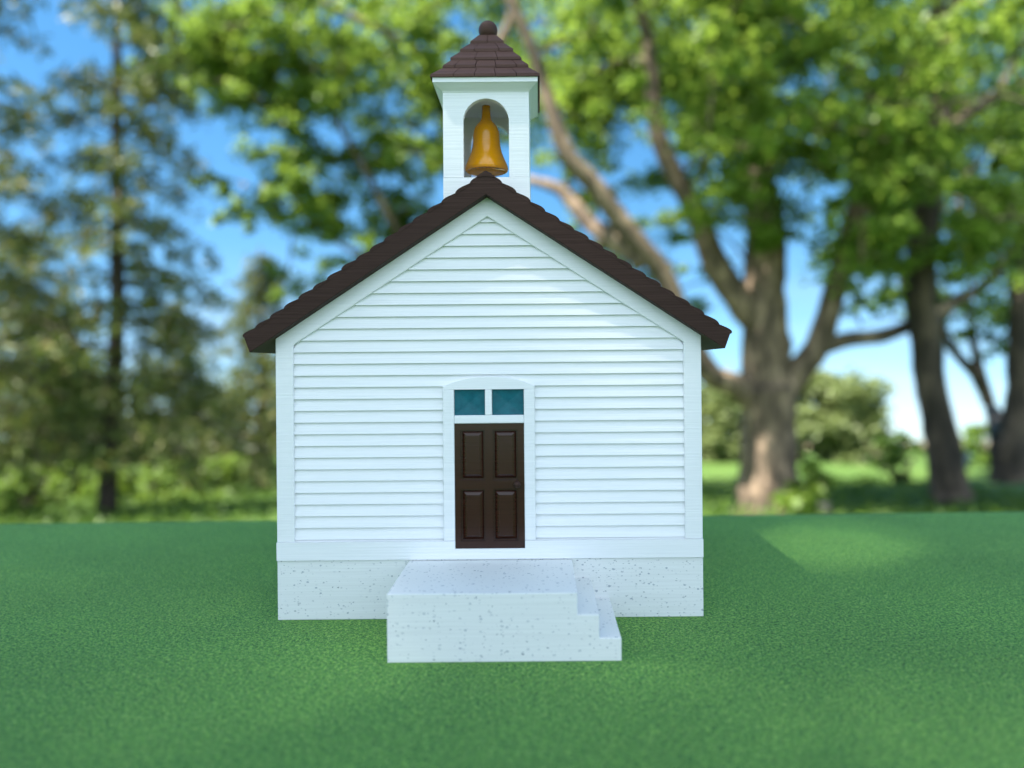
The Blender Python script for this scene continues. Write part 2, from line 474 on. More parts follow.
bm = bmesh.new()
rings = []
for h, z in ((BW - 1, 530.6), (BW + 0.4, 530.6), (BW + 0.9, 531.6), (BW + 8.2, 537.4), (BW + 9.1, 537.8), (BW + 9.1, 542.8), (BW - 2, 542.8)):
    rings.append([V(bm, sx * h, BC + sy * h, z) for sx, sy in ((-1, -1), (1, -1), (1, 1), (-1, 1))])
for a, b in zip(rings, rings[1:]):
    for k in range(4): bm.faces.new((a[k], a[(k + 1) % 4], b[(k + 1) % 4], b[k]))
bm.faces.new(rings[-1])
obj('belfry_cornice', bm, WHITE, belfry)

rows = [(52.8, 543.0), (41.6, 556.4), (34.4, 567.2), (25.6, 579.7), (15.6, 592.8), (8.8, 603.5)]
bm = bmesh.new()
rings = [[V(bm, sx * (h - 1.2), BC + sy * (h - 1.2), z + (0 if i else 0.0)) for sx, sy in ((-1, -1), (1, -1), (1, 1), (-1, 1))] for i, (h, z) in enumerate(rows)]
for a, b in zip(rings, rings[1:]):
    for k in range(4): bm.faces.new((a[k], a[(k + 1) % 4], b[(k + 1) % 4], b[k]))
bm.faces.new(rings[0][::-1]); bm.faces.new(rings[-1])
caproof = obj('belfry_roof', bm, CAPBR, belfry)
bm = bmesh.new()
for ri, ((h0, z0), (h1, z1)) in enumerate(zip(rows, rows[1:])):
    n = max(2, round(2 * h0 / 21))
    for side in range(4):
        Rm = Matrix.Rotation(side * math.pi / 2, 3, 'Z')
        cuts = [-1 + 2 * (k + (0.5 if ri % 2 else 0)) / n for k in range(n + 1)]
        cuts = [c for c in cuts if -0.97 < c < 0.97] ; cuts = [-1] + cuts + [1]
        for c0, c1 in zip(cuts, cuts[1:]):
            dz = random.choice((0, 0, -1.0, -0.5)) if ri else 0
            lift = 1.9 + random.uniform(0, 0.4)
            g0 = c0 * h0 + (0.3 if c0 > -1 else -0.9); g1 = c1 * h0 - (0.3 if c1 < 1 else -0.9)
            t0 = c0 * h1 + (0.2 if c0 > -1 else -0.2); t1 = c1 * h1 - (0.2 if c1 < 1 else -0.2)
            P8 = [(g0, -h0 - lift, z0 + dz - .4), (g1, -h0 - lift, z0 + dz - .4), (g1, -h0 - lift + .1, z0 + dz + 2.5), (g0, -h0 - lift + .1, z0 + dz + 2.5),
                  (t0, -h1 - 0.1, z1 + 1.0), (t1, -h1 - 0.1, z1 + 1.0), (g0, -h0 + 1.5, z0 + dz - .4), (g1, -h0 + 1.5, z0 + dz - .4), (t0, -h1 + 1.5, z1), (t1, -h1 + 1.5, z1)]
            vs = []
            for p in P8:
                q = Rm @ Vector(p); vs.append(V(bm, q.x, q.y + BC, q.z))
            for f in ((0, 1, 2, 3), (3, 2, 5, 4), (6, 7, 1, 0), (4, 5, 9, 8), (8, 9, 7, 6), (0, 3, 4, 8, 6), (1, 7, 9, 5, 2)):
                bm.faces.new([vs[i] for i in f])
obj('belfry_shingles', bm, CAPBR, belfry)
bm = bmesh.new()
lathe(bm, [(8.6, 601.5), (8.8, 603.0), (8.0, 604.0)] + [(max(0.6, 10.2 * math.cos(t)), 612.8 + 10.2 * math.sin(t)) for t in [R(-62 + 152 * k / 14) for k in range(15)]], 0, BC, 28)
fin = obj('finial_ball', bm, CAPBR, belfry, smooth=True)
bm = bmesh.new()
prof = [(3.0, 464), (18.5, 462.5), (20.5, 461.2), (22.4, 461.5), (23.3, 463.5), (22.9, 466.5), (20.6, 472), (18.3, 477), (16.6, 481.5), (15.3, 487), (14.4, 494), (14.3, 500), (13.7, 504), (12.2, 508.5), (9.6, 512), (6.9, 514.8), (5.3, 517.5), (4.7, 522), (4.5, 531.62)]
lathe(bm, prof, -2.8, BC, 56)
bell = obj('bell', bm, AMBER, belfry, smooth=True)
bell['label'] = 'glossy amber bell inside the arch'

# ------------------------------------------------------------------ table and felt
def ground_z(y): return -0.755 - 0.108 * max(0.0, y - 0.5)
TA = R(0.9)
table = empty('folding_table', (0.06, 0.08, -0.755), 'plain folding table hidden beneath the green felt', 'table')
table.rotation_euler.z = TA
TX, TY0, TY1 = 0.62, -0.42, 0.391
def mbox(bm, x0, x1, y0, y1, z0, z1):
    v = [bm.verts.new((x, y, z)) for z in (z0, z1) for x, y in ((x0, y0), (x1, y0), (x1, y1), (x0, y1))]
    for f in ((0, 3, 2, 1), (4, 5, 6, 7), (0, 1, 5, 4), (1, 2, 6, 5), (2, 3, 7, 6), (3, 0, 4, 7)): bm.faces.new([v[i] for i in f])
TABLE_M = plain('table_plastic', (0.55, 0.55, 0.53), 0.5); STEEL = plain('painted_steel', (0.16, 0.16, 0.17), 0.4, 0.6)
bm = bmesh.new(); mbox(bm, -TX, TX, TY0, TY1, 0.715, 0.7525)
obj('tabletop', bm, TABLE_M, table, bevel=0.006)
for sx in (-1, 1):
    for yy in (TY0 + 0.08, TY1 - 0.08):
        bm = bmesh.new()
        mbox(bm, sx * 0.5 - 0.014, sx * 0.5 + 0.014, yy - 0.014, yy + 0.014, 0.0, 0.715)
        obj('leg', bm, STEEL, table, bevel=0.003)
# cloth: flat top, rounded edge, short hanging skirt with soft folds
def cloth():
    nx, ny = 120, 84
    rr, drop = 0.011, 0.16
    def prof(s, lo, hi):            # s is distance along the cloth; returns position and fall
        e = rr * math.pi / 2
        if s < lo: d = lo - s; sg = -1; edge = lo
        elif s > hi: d = s - hi; sg = 1; edge = hi
        else: return s, 0.0, 0.0
        if d < e: t = d / rr; return edge + sg * rr * math.sin(t), rr * (1 - math.cos(t)), 0.0
        return edge + sg * rr, rr + (d - e), d - e
    def axis(lo, hi, n):
        e = rr * math.pi / 2
        a = list(np.linspace(lo - e - drop, lo - e, 10)[:-1]) + list(np.linspace(lo - e, lo, 8)[:-1])
        m = list(np.linspace(lo, hi, n))
        return a + m + [lo + hi - q for q in a[::-1]]
    xs = axis(-TX - 0.002, TX + 0.002, nx); ys = axis(TY0 - 0.002, TY1 + 0.0015, ny)
    verts, faces = [], []
    for y_ in ys:
        for x_ in xs:
            X, fx, hx = prof(x_, -TX - 0.002 + rr, TX + 0.002 - rr)
            Y, fy, hy = prof(y_, TY0 - 0.002 + rr, TY1 + 0.0015 - rr)
            z = 0.755 - max(fx, fy)
            w = 0.012 * math.sin(x_ * 38 + 1.3 * math.sin(x_ * 9)) * min(1, hy / 0.1) + 0.004 * min(1, hy / .1)
            w2 = 0.012 * math.sin(y_ * 41) * min(1, hx / 0.1) + 0.004 * min(1, hx / .1)
            Y += math.copysign(abs(w) if False else w + 0.008 * min(1, hy / 0.1), y_) if hy > 0 else 0
            X += math.copysign(w2 + 0.008 * min(1, hx / 0.1), x_) if hx > 0 else 0
            verts.append((X, Y, z))
    W = len(xs)
    for j in range(len(ys) - 1):
        for i in range(W - 1): faces.append((j * W + i, j * W + i + 1, (j + 1) * W + i + 1, (j + 1) * W + i))
    return verts, faces
v, f = cloth()
felt = raw('felt_tablecloth', v, f, FELT, None, True)
felt.location = table.location; felt.rotation_euler = table.rotation_euler
sd = felt.modifiers.new('thickness', 'SOLIDIFY'); sd.thickness = 0.002; sd.offset = -1
tag(felt, 'bright green felt cloth spread over the table under the white schoolhouse', 'tablecloth')

# ------------------------------------------------------------------ lawn
def lawn():
    ys = np.concatenate([np.linspace(-60, -2, 16), np.linspace(-1, 0.4, 4), np.linspace(0.5, 40, 90), np.linspace(42, 140, 40), np.linspace(150, 700, 24)])
    xs = np.concatenate([-np.geomspace(600, 1, 50), np.linspace(-.9, .9, 5), np.geomspace(1, 600, 50)])
    verts = []
    for y in ys:
        for x in xs:
            n = (0.05 * math.sin(x * .7 + y * .3) + 0.04 * math.sin(x * 1.3 - y * 1.1)) * min(1, max(0, abs(y) - 3) / 5)
            verts.append((x, y, ground_z(y) + n))
    W = len(xs)
    faces = [(j * W + i, j * W + i + 1, (j + 1) * W + i + 1, (j + 1) * W + i) for j in range(len(ys) - 1) for i in range(W - 1)]
    o = raw('lawn', verts, faces, LAWN, None, True); o['kind'] = 'structure'
lawn()

# ------------------------------------------------------------------ plants
ROLL = 0.00873
def at(x, y, D):
    """the point at distance D that the photograph shows at picture position x, y"""
    xx = x - ROLL * (y - 365); yy = y + ROLL * (x - 540)
    return Vector(((xx - 540) / 740 * D, D, CAMZ + (365 - yy) / 740 * D))

class Tubes:
    def __init__(s): s.v = []; s.f = []
    def add(s, pts, rad, n=9, wob=0.08):
        pts = [Vector(p) for p in pts]
        # smooth the polyline
        P2, R2 = [], []
        for i in range(len(pts) - 1):
            p0 = pts[max(0, i - 1)]; p1 = pts[i]; p2 = pts[i + 1]; p3 = pts[min(len(pts) - 1, i + 2)]
            for t in (0, .25, .5, .75):
                P2.append(0.5 * ((2 * p1) + (p2 - p0) * t + (2 * p0 - 5 * p1 + 4 * p2 - p3) * t * t + (3 * p1 - p0 - 3 * p2 + p3) * t ** 3))
                R2.append(rad[i] * (1 - t) + rad[i + 1] * t)
        P2.append(pts[-1]); R2.append(rad[-1])
        base = None; ref = Vector((0.31, 0.85, 0.42))
        for i, p in enumerate(P2):
            d = (P2[min(i + 1, len(P2) - 1)] - P2[max(i - 1, 0)]).normalized()
            a = d.cross(ref)
            if a.length < 0.05: a = d.cross(Vector((1, 0, 0)))
            a.normalize(); b = d.cross(a)
            ring = []
            for k in range(n):
                th = 2 * math.pi * k / n
                r = R2[i] * (1 + random.uniform(-wob, wob))
                s.v.append(tuple(p + a * (r * math.cos(th)) + b * (r * math.sin(th)))); ring.append(len(s.v) - 1)
            if base:
                for k in range(n): s.f.append((base[k], base[(k + 1) % n], ring[(k + 1) % n], ring[k]))
            base = ring
        s.f.append(tuple(base))
        return P2
    def build(s, name, mat, parent, origin):
        o = raw(name, [tuple(Vector(p) - origin) for p in s.v], s.f, mat, parent, True)
        return o

def leaf_mesh(name, C, size, mat, parent, origin, up=0.6, slim=0.42, fold=0.12):
    """C: (n,3) leaf positions; each leaf a folded four-point blade"""
    n = len(C)
    nor = rng.normal(size=(n, 3)); nor[:, 2] = np.abs(nor[:, 2]) + up
    nor /= np.linalg.norm(nor, axis=1, keepdims=True)
    d = rng.normal(size=(n, 3)); d[:, 2] -= 0.35
    d -= nor * np.sum(d * nor, axis=1, keepdims=True)
    d /= np.linalg.norm(d, axis=1, keepdims=True)
    sd = np.cross(nor, d)
    L = (size * rng.uniform(0.65, 1.3, n))[:, None]
    C = C - np.array(origin)
    b = C; t = C + d * L
    l = C + d * L * 0.45 + sd * L * slim + nor * L * fold; r = C + d * L * 0.45 - sd * L * slim + nor * L * fold
    verts = np.stack([b, l, t, r], axis=1).reshape(-1, 3)
    i = np.arange(n)[:, None] * 4
    tri = np.concatenate([i + np.array([[0, 1, 2]]), i + np.array([[0, 2, 3]])], axis=1).reshape(-1, 3)
    me = bpy.data.meshes.new(name)
    me.vertices.add(len(verts)); me.vertices.foreach_set('co', verts.ravel())
    me.loops.add(tri.size); me.loops.foreach_set('vertex_index', tri.ravel())
    me.polygons.add(len(tri)); me.polygons.foreach_set('loop_start', np.arange(len(tri)) * 3)
    me.update(); me.validate()
    me.materials.append(mat)
    return link(bpy.data.objects.new(name, me), parent)

def clump_points(cen, rad, n, flat=0.7):
    p = rng.normal(size=(n, 3)); p /= np.linalg.norm(p, axis=1, keepdims=True)
    p *= (rng.uniform(0, 1, n) ** 0.5)[:, None] * rad
    p[:, 2] *= flat
    return p + np.array(cen)

def sample_clumps(regions):
    """regions: (x0,x1,y0,y1, D0,D1, count, r0,r1, leaves)"""
    out = []
    for x0, x1, y0, y1, D0, D1, cnt, r0, r1, lv in regions:
        for _ in range(cnt):
            D = random.uniform(D0, D1)
            out.append((at(random.uniform(x0, x1), random.uniform(y0, y1), D), random.uniform(r0, r1), lv))
    return out

def broadleaf(label, limbs, clumps, origin, bark, leaf, leaf_size, name='maple_tree', cat='tree', group=None, twig=True):
    o = empty(name, origin, label, cat, group)
    T = Tubes(); skel = []
    for pts, rad in limbs:
        P2 = T.add(pts, rad, 12)
        skel += [(p, 0.03) for p in P2[len(P2) // 4:]]
    pts_all = []
    for cen, rad, lv in clumps:
        if twig and skel:
            q = min(skel, key=lambda s: (s[0] - cen).length + 0.6 * max(0, s[0].z - cen.z))[0]
            d = (q - cen).length
            if 0.3 < d < 5:
                mid = q.lerp(cen, 0.5) + Vector((random.uniform(-.1, .1), random.uniform(-.1, .1), 0.12)) * d
                T.add([q, mid, cen], [0.012 + 0.012 * d, 0.012 + 0.005 * d, 0.008], 6)
                skel.append((mid, .02)); skel.append((cen, .01))
        k = max(3, int(lv / 40))
        for _ in range(k):          # a clump is several sprays, so its outline stays uneven
            c2 = Vector(cen) + Vector((random.gauss(0, .55), random.gauss(0, .55), random.gauss(0, .4))) * rad
            pts_all.append(clump_points(c2, rad * random.uniform(.35, .8), lv // k, 0.6))
    T.build('trunk', bark, o, origin)
    leaf_mesh('crown', np.concatenate(pts_all), leaf_size, leaf, o, origin)
    return o

def gpt(x, D, dz=-0.05):
    p = at(x, 500, D); p.z = ground_z(D) + dz; return p

# --- the big spreading maple right of the schoolhouse
D = 9.0
org = gpt(770, D)
def A(x, y, d=D): return at(x, y, d)
limbs = [
    ([A(768, 528), A(767, 505), A(768, 470), A(768, 425), A(767, 385)], [0.50, 0.39, 0.34, 0.325, 0.36]),
    ([A(767, 395), A(766, 345), A(764, 290), A(765, 235), A(758, 170), A(756, 100), A(762, 30), A(750, -60), A(770, -190)], [0.32, 0.29, 0.25, 0.23, 0.19, 0.16, 0.13, 0.10, 0.05]),
    ([A(762, 330), A(742, 305, 8.9), A(715, 262, 8.8), A(698, 215, 8.7), A(672, 170, 8.6), A(655, 120, 8.5), A(648, 40, 8.5), A(625, -30, 8.4), A(600, -130, 8.4)], [0.20, 0.175, 0.155, 0.14, 0.115, 0.095, 0.075, 0.06, 0.04]),
    ([A(760, 405), A(735, 385, 8.8), A(708, 372, 8.6), A(686, 330, 8.5), A(662, 272, 8.4), A(628, 232, 8.3), A(598, 190, 8.2), A(566, 152, 8.1), A(545, 90, 8.1), A(520, 20, 8.0), A(470, -70, 8.0)], [0.18, 0.15, 0.14, 0.13, 0.125, 0.12, 0.11, 0.095, 0.075, 0.06, 0.03]),
    ([A(645, 262, 8.4), A(608, 236, 8.6), A(588, 222, 8.8), A(560, 190, 9.0), A(520, 178, 9.2)], [0.12, 0.115, 0.10, 0.075, 0.04]),
    ([A(775, 405), A(795, 375, 8.9), A(818, 345, 8.8), A(838, 280, 8.7), A(858, 205, 8.6), A(880, 140, 8.5), A(915, 70, 8.4), A(955, 5, 8.3), A(990, -90, 8.2)], [0.2, 0.175, 0.145, 0.125, 0.12, 0.11, 0.1, 0.09, 0.05]),
    ([A(812, 350, 8.8), A(845, 340, 8.9), A(885, 335, 9.2), A(925, 318, 9.5), A(975, 292, 9.8)], [0.12, 0.095, 0.09, 0.085, 0.05]),
    ([A(860, 210, 8.6), A(910, 185, 8.7), A(960, 120, 8.8), A(1030, 85, 8.9), A(1100, 70, 9)], [0.09, 0.075, 0.065, 0.05, 0.03]),
]
cl = sample_clumps([
    (545, 790, -60, 95, 8.8, 10.8, 62, .24, .5, 186),
    (690, 1060, -60, 150, 7.0, 10.4, 105, .26, .55, 204),
    (540, 690, 60, 135, 9.0, 10.6, 22, .2, .4, 161),
    (700, 900, 130, 215, 7.6, 10.4, 32, .2, .42, 161),
    (860, 1060, 130, 265, 7.2, 10.5, 34, .25, .48, 186),
    (560, 730, 190, 330, 9.2, 11.5, 22, .16, .34, 110),
    (830, 1010, 200, 330, 9.2, 11.5, 20, .18, .36, 120),
    (540, 760, -20, 190, 9.5, 12, 34, .25, .5, 170),
    (560, 720, 180, 310, 9.0, 10.5, 13, .16, .3, 80),
    (745, 800, 200, 250, 7.8, 8.6, 4, .16, .28, 124),
    (860, 915, 180, 240, 7.0, 7.8, 7, .2, .32, 161),
    (565, 640, -60, 60, 7.5, 8.1, 8, .22, .38, 170),
    (500, 640, -480, -200, 5.5, 7.5, 9, .4, .7, 150),
    (660, 1150, -420, -60, 6.5, 12, 26, .45, .8, 148),
    (640, 950, -420, -110, 5.5, 8, 20, .45, .8, 148),
    (560, 1050, 60, 200, 10, 12, 30, .3, .55, 161),
])
broadleaf('large spreading maple with pale bark and low forking limbs, nearest right of the schoolhouse', limbs, cl, org, BARK, MAPLE_LEAF, 0.085)

# --- darker maple further right
D = 14.0
org = gpt(948, D)
limbs = [
    ([A(950, 498), A(948, 478), A(940, 430), A(930, 380), A(925, 330), A(918, 290)], [0.27, 0.215, 0.19, 0.18, 0.18, 0.17]),
    ([A(924, 325), A(905, 280, 13.8), A(885, 245, 13.6), A(870, 190, 13.4), A(860, 110, 13.4)], [0.15, 0.13, 0.11, 0.09, 0.05]),
    ([A(926, 325), A(955, 300, 13.8), A(985, 285, 13.6), A(1020, 240, 13.4), A(1060, 170, 13.2)], [0.14, 0.12, 0.1, 0.08, 0.05]),
    ([A(920, 300), A(925, 220), A(940, 140), A(935, 40), A(945, -60)], [0.2, 0.16, 0.13, 0.1, 0.05]),
]
cl = sample_clumps([
    (840, 1080, 140, 265, 12, 16, 46, .5, .8, 190),
    (860, 1080, 20, 150, 12, 16, 34, .6, .9, 170),
    (850, 1000, 262, 296, 12.5, 15, 9, .3, .5, 120),
    (990, 1080, 250, 330, 12.5, 16, 12, .4, .7, 150),
    (820, 1120, -260, 20, 11, 17, 34, .8, 1.1, 170),
])
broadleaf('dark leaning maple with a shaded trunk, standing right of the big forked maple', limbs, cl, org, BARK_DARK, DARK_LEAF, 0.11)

# --- tree forking low at the right edge
D = 17.0
org = gpt(1012, D)
limbs = [
    ([A(1015, 478), A(1012, 462), A(1008, 440)], [0.30, 0.235, 0.2]),
    ([A(1008, 445), A(992, 410, 16.8), A(975, 375, 16.6), A(950, 345, 16.4), A(935, 300, 16.4)], [0.19, 0.15, 0.12, 0.09, 0.05]),
    ([A(990, 405, 16.7), A(975, 350, 16.6), A(968, 300, 16.5)], [0.12, 0.1, 0.06]),
    ([A(1012, 445), A(1020, 400), A(1020, 340), A(1024, 270), A(1040, 180)], [0.2, 0.16, 0.14, 0.12, 0.08]),
]
cl = sample_clumps([
    (925, 1000, 300, 345, 16, 18, 10, .35, .6, 90),
    (990, 1120, 190, 330, 16, 19, 26, .6, 1.0, 150),
    (930, 1140, 60, 190, 16, 20, 24, .8, 1.1, 150)])
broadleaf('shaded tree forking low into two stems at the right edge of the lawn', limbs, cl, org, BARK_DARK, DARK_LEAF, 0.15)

# --- leafy tree behind the schoolhouse
D = 12.0
org = gpt(470, D)
limbs = [
    ([A(470, 520), A(472, 480), A(476, 400), A(482, 300), A(486, 200)], [0.36, 0.26, 0.23, 0.2, 0.18]),
    ([A(478, 360), A(440, 290, 11.8), A(400, 235, 11.6), A(365, 170, 11.4), A(330, 110, 11.3), A(300, 60, 11.3)], [0.09, 0.075, 0.06, 0.045, 0.035, 0.015]),
    ([A(484, 225), A(486, 140), A(488, 70), A(515, 0), A(520, -160)], [0.16, 0.11, 0.07, 0.05, 0.03]),
    ([A(485, 150), A(440, 70, 11.7), A(380, 30, 11.5), A(300, -5, 11.3), A(230, -20, 11.2)], [0.08, 0.07, 0.055, 0.04, 0.02]),
    ([A(480, 320), A(420, 280, 11.6), A(350, 250, 11.4), A(300, 215, 11.3)], [0.06, 0.05, 0.035, 0.015]),
]
cl = sample_clumps([
    (200, 445, 15, 110, 10.5, 13.5, 62, .3, .55, 220),
    (270, 445, 100, 175, 10.5, 13, 28, .25, .5, 200),
    (275, 340, 150, 240, 10.5, 13, 15, .25, .45, 190),
    (235, 330, 60, 150, 10.8, 13, 12, .2, .38, 150),
    (340, 445, 150, 230, 10.8, 13, 8, .2, .36, 140),
    (280, 445, 195, 300, 10.8, 13, 26, .28, .5, 190),
    (200, 265, 175, 225, 10.8, 12, 5, .2, .32, 130),
    (150, 560, -60, 30, 10, 13.5, 34, .35, .65, 220),
    (140, 240, 20, 95, 10.5, 12.5, 16, .25, .45, 170),
    (120, 640, -330, -60, 9.5, 14, 15, .6, 1.0, 150),
    (430, 560, 20, 140, 11, 14, 22, .3, .55, 200),
])
broadleaf('bright leafy tree rising behind the schoolhouse left of the belfry', limbs, cl, org, BARK, MAPLE_LEAF, 0.095, name='broadleaf_tree')

# --- conifers on the left
def conifer(label, px, D, top_y, spread, dens, trunk_r, lean=(0, 0), bare=0.25, name='spruce_tree', group=None, size=0.14):
    org = gpt(px, D)
    o = empty(name, org, label, 'tree', group)
    apex = at(px, top_y, D) + Vector((lean[0], lean[1], 0))
    base = org + Vector((0, 0, -0.1))
    H = apex.z - org.z
    T = Tubes()
    mids = [base.lerp(apex, t) + Vector((math.sin(t * 7 + px) * 0.05, math.cos(t * 5) * 0.05, 0)) for t in (0, .03, .25, .5, .75, 1)]
    T.add(mids, [trunk_r * 1.5, trunk_r, trunk_r * .85, trunk_r * .6, trunk_r * .35, 0.01], 10)
    C = []
    z = 0.12 * H
    while z < H * 0.985:
        t = z / H
        nb = random.randint(4, 6)
        a0 = random.uniform(0, 6.28)
        for k in range(nb):
            if random.random() > dens: continue
            an = a0 + 6.283 * k / nb + random.uniform(-.3, .3)
            ln = spread * (1 - t) ** 0.75 * random.uniform(.6, 1.15) + 0.12
            p0 = base.lerp(apex, t)
            dr = Vector((math.cos(an), math.sin(an), 0))
            droop = random.uniform(0.15, 0.45) * (1 - 0.6 * t)
            p1 = p0 + dr * ln * .5 + Vector((0, 0, -droop * ln * .25 + .08 * ln))
            p2 = p0 + dr * ln + Vector((0, 0, -droop * ln))
            T.add([p0, p1, p2], [0.006 + 0.018 * ln * .6, 0.005 + .008 * ln, 0.004], 5)
            if t < bare and random.random() < 0.35: continue
            m = int(ln * 21)
            for q in range(m):
                u = random.uniform(0.22, 1.0)
                c = (p0.lerp(p1, u * 2) if u < .5 else p1.lerp(p2, u * 2 - 1))
                sd = Vector((-dr.y, dr.x, 0)) * random.gauss(0, .16 * ln * (1.1 - .5 * u)) + Vector((0, 0, random.uniform(-.2, .03) * (0.4 + ln * .4)))
                C.append(clump_points(c + sd, 0.10, 7, 0.8))
        z += random.uniform(0.17, 0.30) * (0.6 + 0.4 * H / 6)
    T.build('trunk', BARK_DARK, o, org)
    leaf_mesh('crown', np.concatenate(C), size, NEEDLE, o, org, up=0.1, slim=0.13, fold=0.03)
    return o
conifer('tall thin spruce with sparse drooping branches and a straight dark trunk, left of the schoolhouse', 106, 9.0, -170, 1.75, 0.84, 0.115, (0.28, 0), .2)
conifer('ragged spruce cut off by the left edge of the picture', -22, 8.2, -150, 1.6, 0.62, 0.14, (0, 0), .2)
conifer('bushy spruce close against the left corner of the schoolhouse', 262, 13.5, 245, 1.75, 0.95, 0.14, (0, 0), .05)
conifer('small dusty spruce between the tall thin spruce and the bushy spruce', 176, 17.0, 300, 1.9, 0.95, 0.13, (0, 0), .05)
conifer('broad dark spruce low at far left behind the ragged spruce', 32, 13.0, 215, 2.1, 0.95, 0.16, (0, 0), .05)

conifer('hazy spruce far back between the ragged spruce and the thin spruce trunk', 66, 20.0, 330, 2.3, 0.95, 0.15, (0, 0), .03)
# --- shrubs and undergrowth
def shrub(label, px, D, w, h, n, leaf, size, name='shrub', group=None, lift=0.0, cat='bush', stems=5):
    org = gpt(px, D, 0)
    o = empty(name, org, label, cat, group)
    T = Tubes(); C = []
    for k in range(stems):
        an = random.uniform(0, 6.28); r = random.uniform(.1, .45) * w
        tip = org + Vector((math.cos(an) * r, math.sin(an) * r, h * random.uniform(.6, .9)))
        T.add([org + Vector((0, 0, -.05)), org.lerp(tip, .5) + Vector((0, 0, .05 * h)), tip], [0.02 + .015 * h, .015 + .008 * h, .006], 6)
    T.build('stems', BARK_DARK, o, org)
    nc = max(8, min(110, n // 70))
    for k in range(nc):
        an = random.uniform(0, 6.28); u = random.uniform(lift, 1)
        rr = math.sqrt(random.uniform(0, 1)) * w * .5 * (1 - 0.75 * max(0, u - .35) ** 1.3)
        c = org + Vector((math.cos(an) * rr, math.sin(an) * rr, h * u * .92))
        C.append(clump_points(c, random.uniform(.10, .2) * (w + h) * .5, n // nc, 0.7))
    leaf_mesh('foliage', np.concatenate(C), size, leaf, o, org)
    return o
shrub('bright green suckers sprouting at the foot of the big forked maple', 806, 8.0, 0.6, 0.6, 700, SHRUB_LEAF, 0.1)
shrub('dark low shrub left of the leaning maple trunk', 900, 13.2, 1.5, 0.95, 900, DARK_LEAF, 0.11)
shrub('rounded pale green tree on the open lawn between the two maple trunks', 836, 30, 4.6, 3.7, 12000, PALE_LEAF, 0.24, name='round_tree', cat='tree')
shrub('pale green tree showing beyond the right wall of the schoolhouse', 712, 30, 3.6, 3.2, 8000, PALE_LEAF, 0.24, name='round_tree', cat='tree')
shrub('green bush beside the low forking tree at right', 985, 21, 1.5, 1.6, 700, SHRUB_LEAF, 0.15)
shrub('small dark cone of a bush on the far lawn beside the blue barrel', 966, 24, 0.7, 1.25, 350, DARK_LEAF, 0.13)
for px, Dd, w, h, lab in ((30, 9.6, 1.3, .75, 'leafy undergrowth bush low at the left edge'), (140, 11, 1.3, .7, 'sunlit low bush just right of the thin spruce trunk'),
                          (205, 12, 1.6, .8, 'spreading bush under the bushy spruce'), (75, 12.5, 1.5, .9, 'low bush behind the thin spruce trunk')):
    shrub(lab, px, Dd, w, h * .8, 1500, SHRUB_LEAF, 0.085, group='undergrowth bushes below the spruces')
far = [(40, 70, 7, 6), (95, 85, 8, 8), (150, 62, 5, 4), (215, 90, 9, 8), (300, 75, 8, 8), (600, 95, 9, 8), (-260, 60, 8, 8), (-120, 75, 9, 9), (-420, 80, 10, 9), (1130, 70, 9, 8), (1260, 62, 8, 8)]
for i, (px, Dd, w, h) in enumerate(far):
    shrub('distant rounded tree in the hazy row beyond the lawn', px, Dd, w, h, 4000, PALE_LEAF, 0.5, name='distant_tree', group='distant trees beyond the lawn', cat='tree')

# stone at the foot of the maple
bm = bmesh.new(); bmesh.ops.create_icosphere(bm, subdivisions=3, radius=1)
for v_ in bm.verts:
    c = v_.co; n_ = 1 + .12 * math.sin(c.x * 5 + c.y * 3) + .08 * math.sin(c.z * 7 - c.x * 4)
    v_.co = Vector((c.x * .17 * n_, c.y * .13 * n_, c.z * .10 * n_))
st = obj('stone', bm, plain('pale_stone', (0.42, 0.33, 0.24), 0.9, 0, .25, 9), None, smooth=True)
st.location = gpt(815, 8.2, 0.06); tag(st, 'pale stone lying beside the foot of the big forked maple', 'stone')

# blue barrel far off on the lawn
bm = bmesh.new()
br = [(0.27, 0), (0.29, .03), (.29, .27), (.305, .29), (.29, .31), (.29, .57), (.305, .59), (.29, .61), (.29, .85), (.27, .88)]
lathe(bm, [(r / S, z / S) for r, z in br], 0, 0, 24)
bb = obj('barrel', bm, plain('blue_plastic', (0.08, 0.13, 0.19), 0.5), None, smooth=True)
bb.scale = (.6, .6, .55); bb.location = gpt(964, 21.0, 0); tag(bb, 'small blue barrel far off on the lawn right of the leaning maple', 'barrel')

# long grass on the lawn nearest the table's far side
n = 16000
gx = rng.uniform(-7, 7, n); gy = rng.uniform(4.5, 15, n)
gz = np.array([ground_z(y) for y in gy])
lm = leaf_mesh('grass', np.stack([gx, gy, gz + .06], axis=1), 0.11, GRASS_BLADE, None, (0, 0, 0), up=0.0, slim=0.12)
lm['kind'] = 'stuff'

# ------------------------------------------------------------------ light
SUN_EL, SUN_AZ = R(62), R(242)        # azimuth clockwise from +Y: the sun is to the left and behind the camera
to_sun = Vector((math.sin(SUN_AZ) * math.cos(SUN_EL), math.cos(SUN_AZ) * math.cos(SUN_EL), math.sin(SUN_EL)))
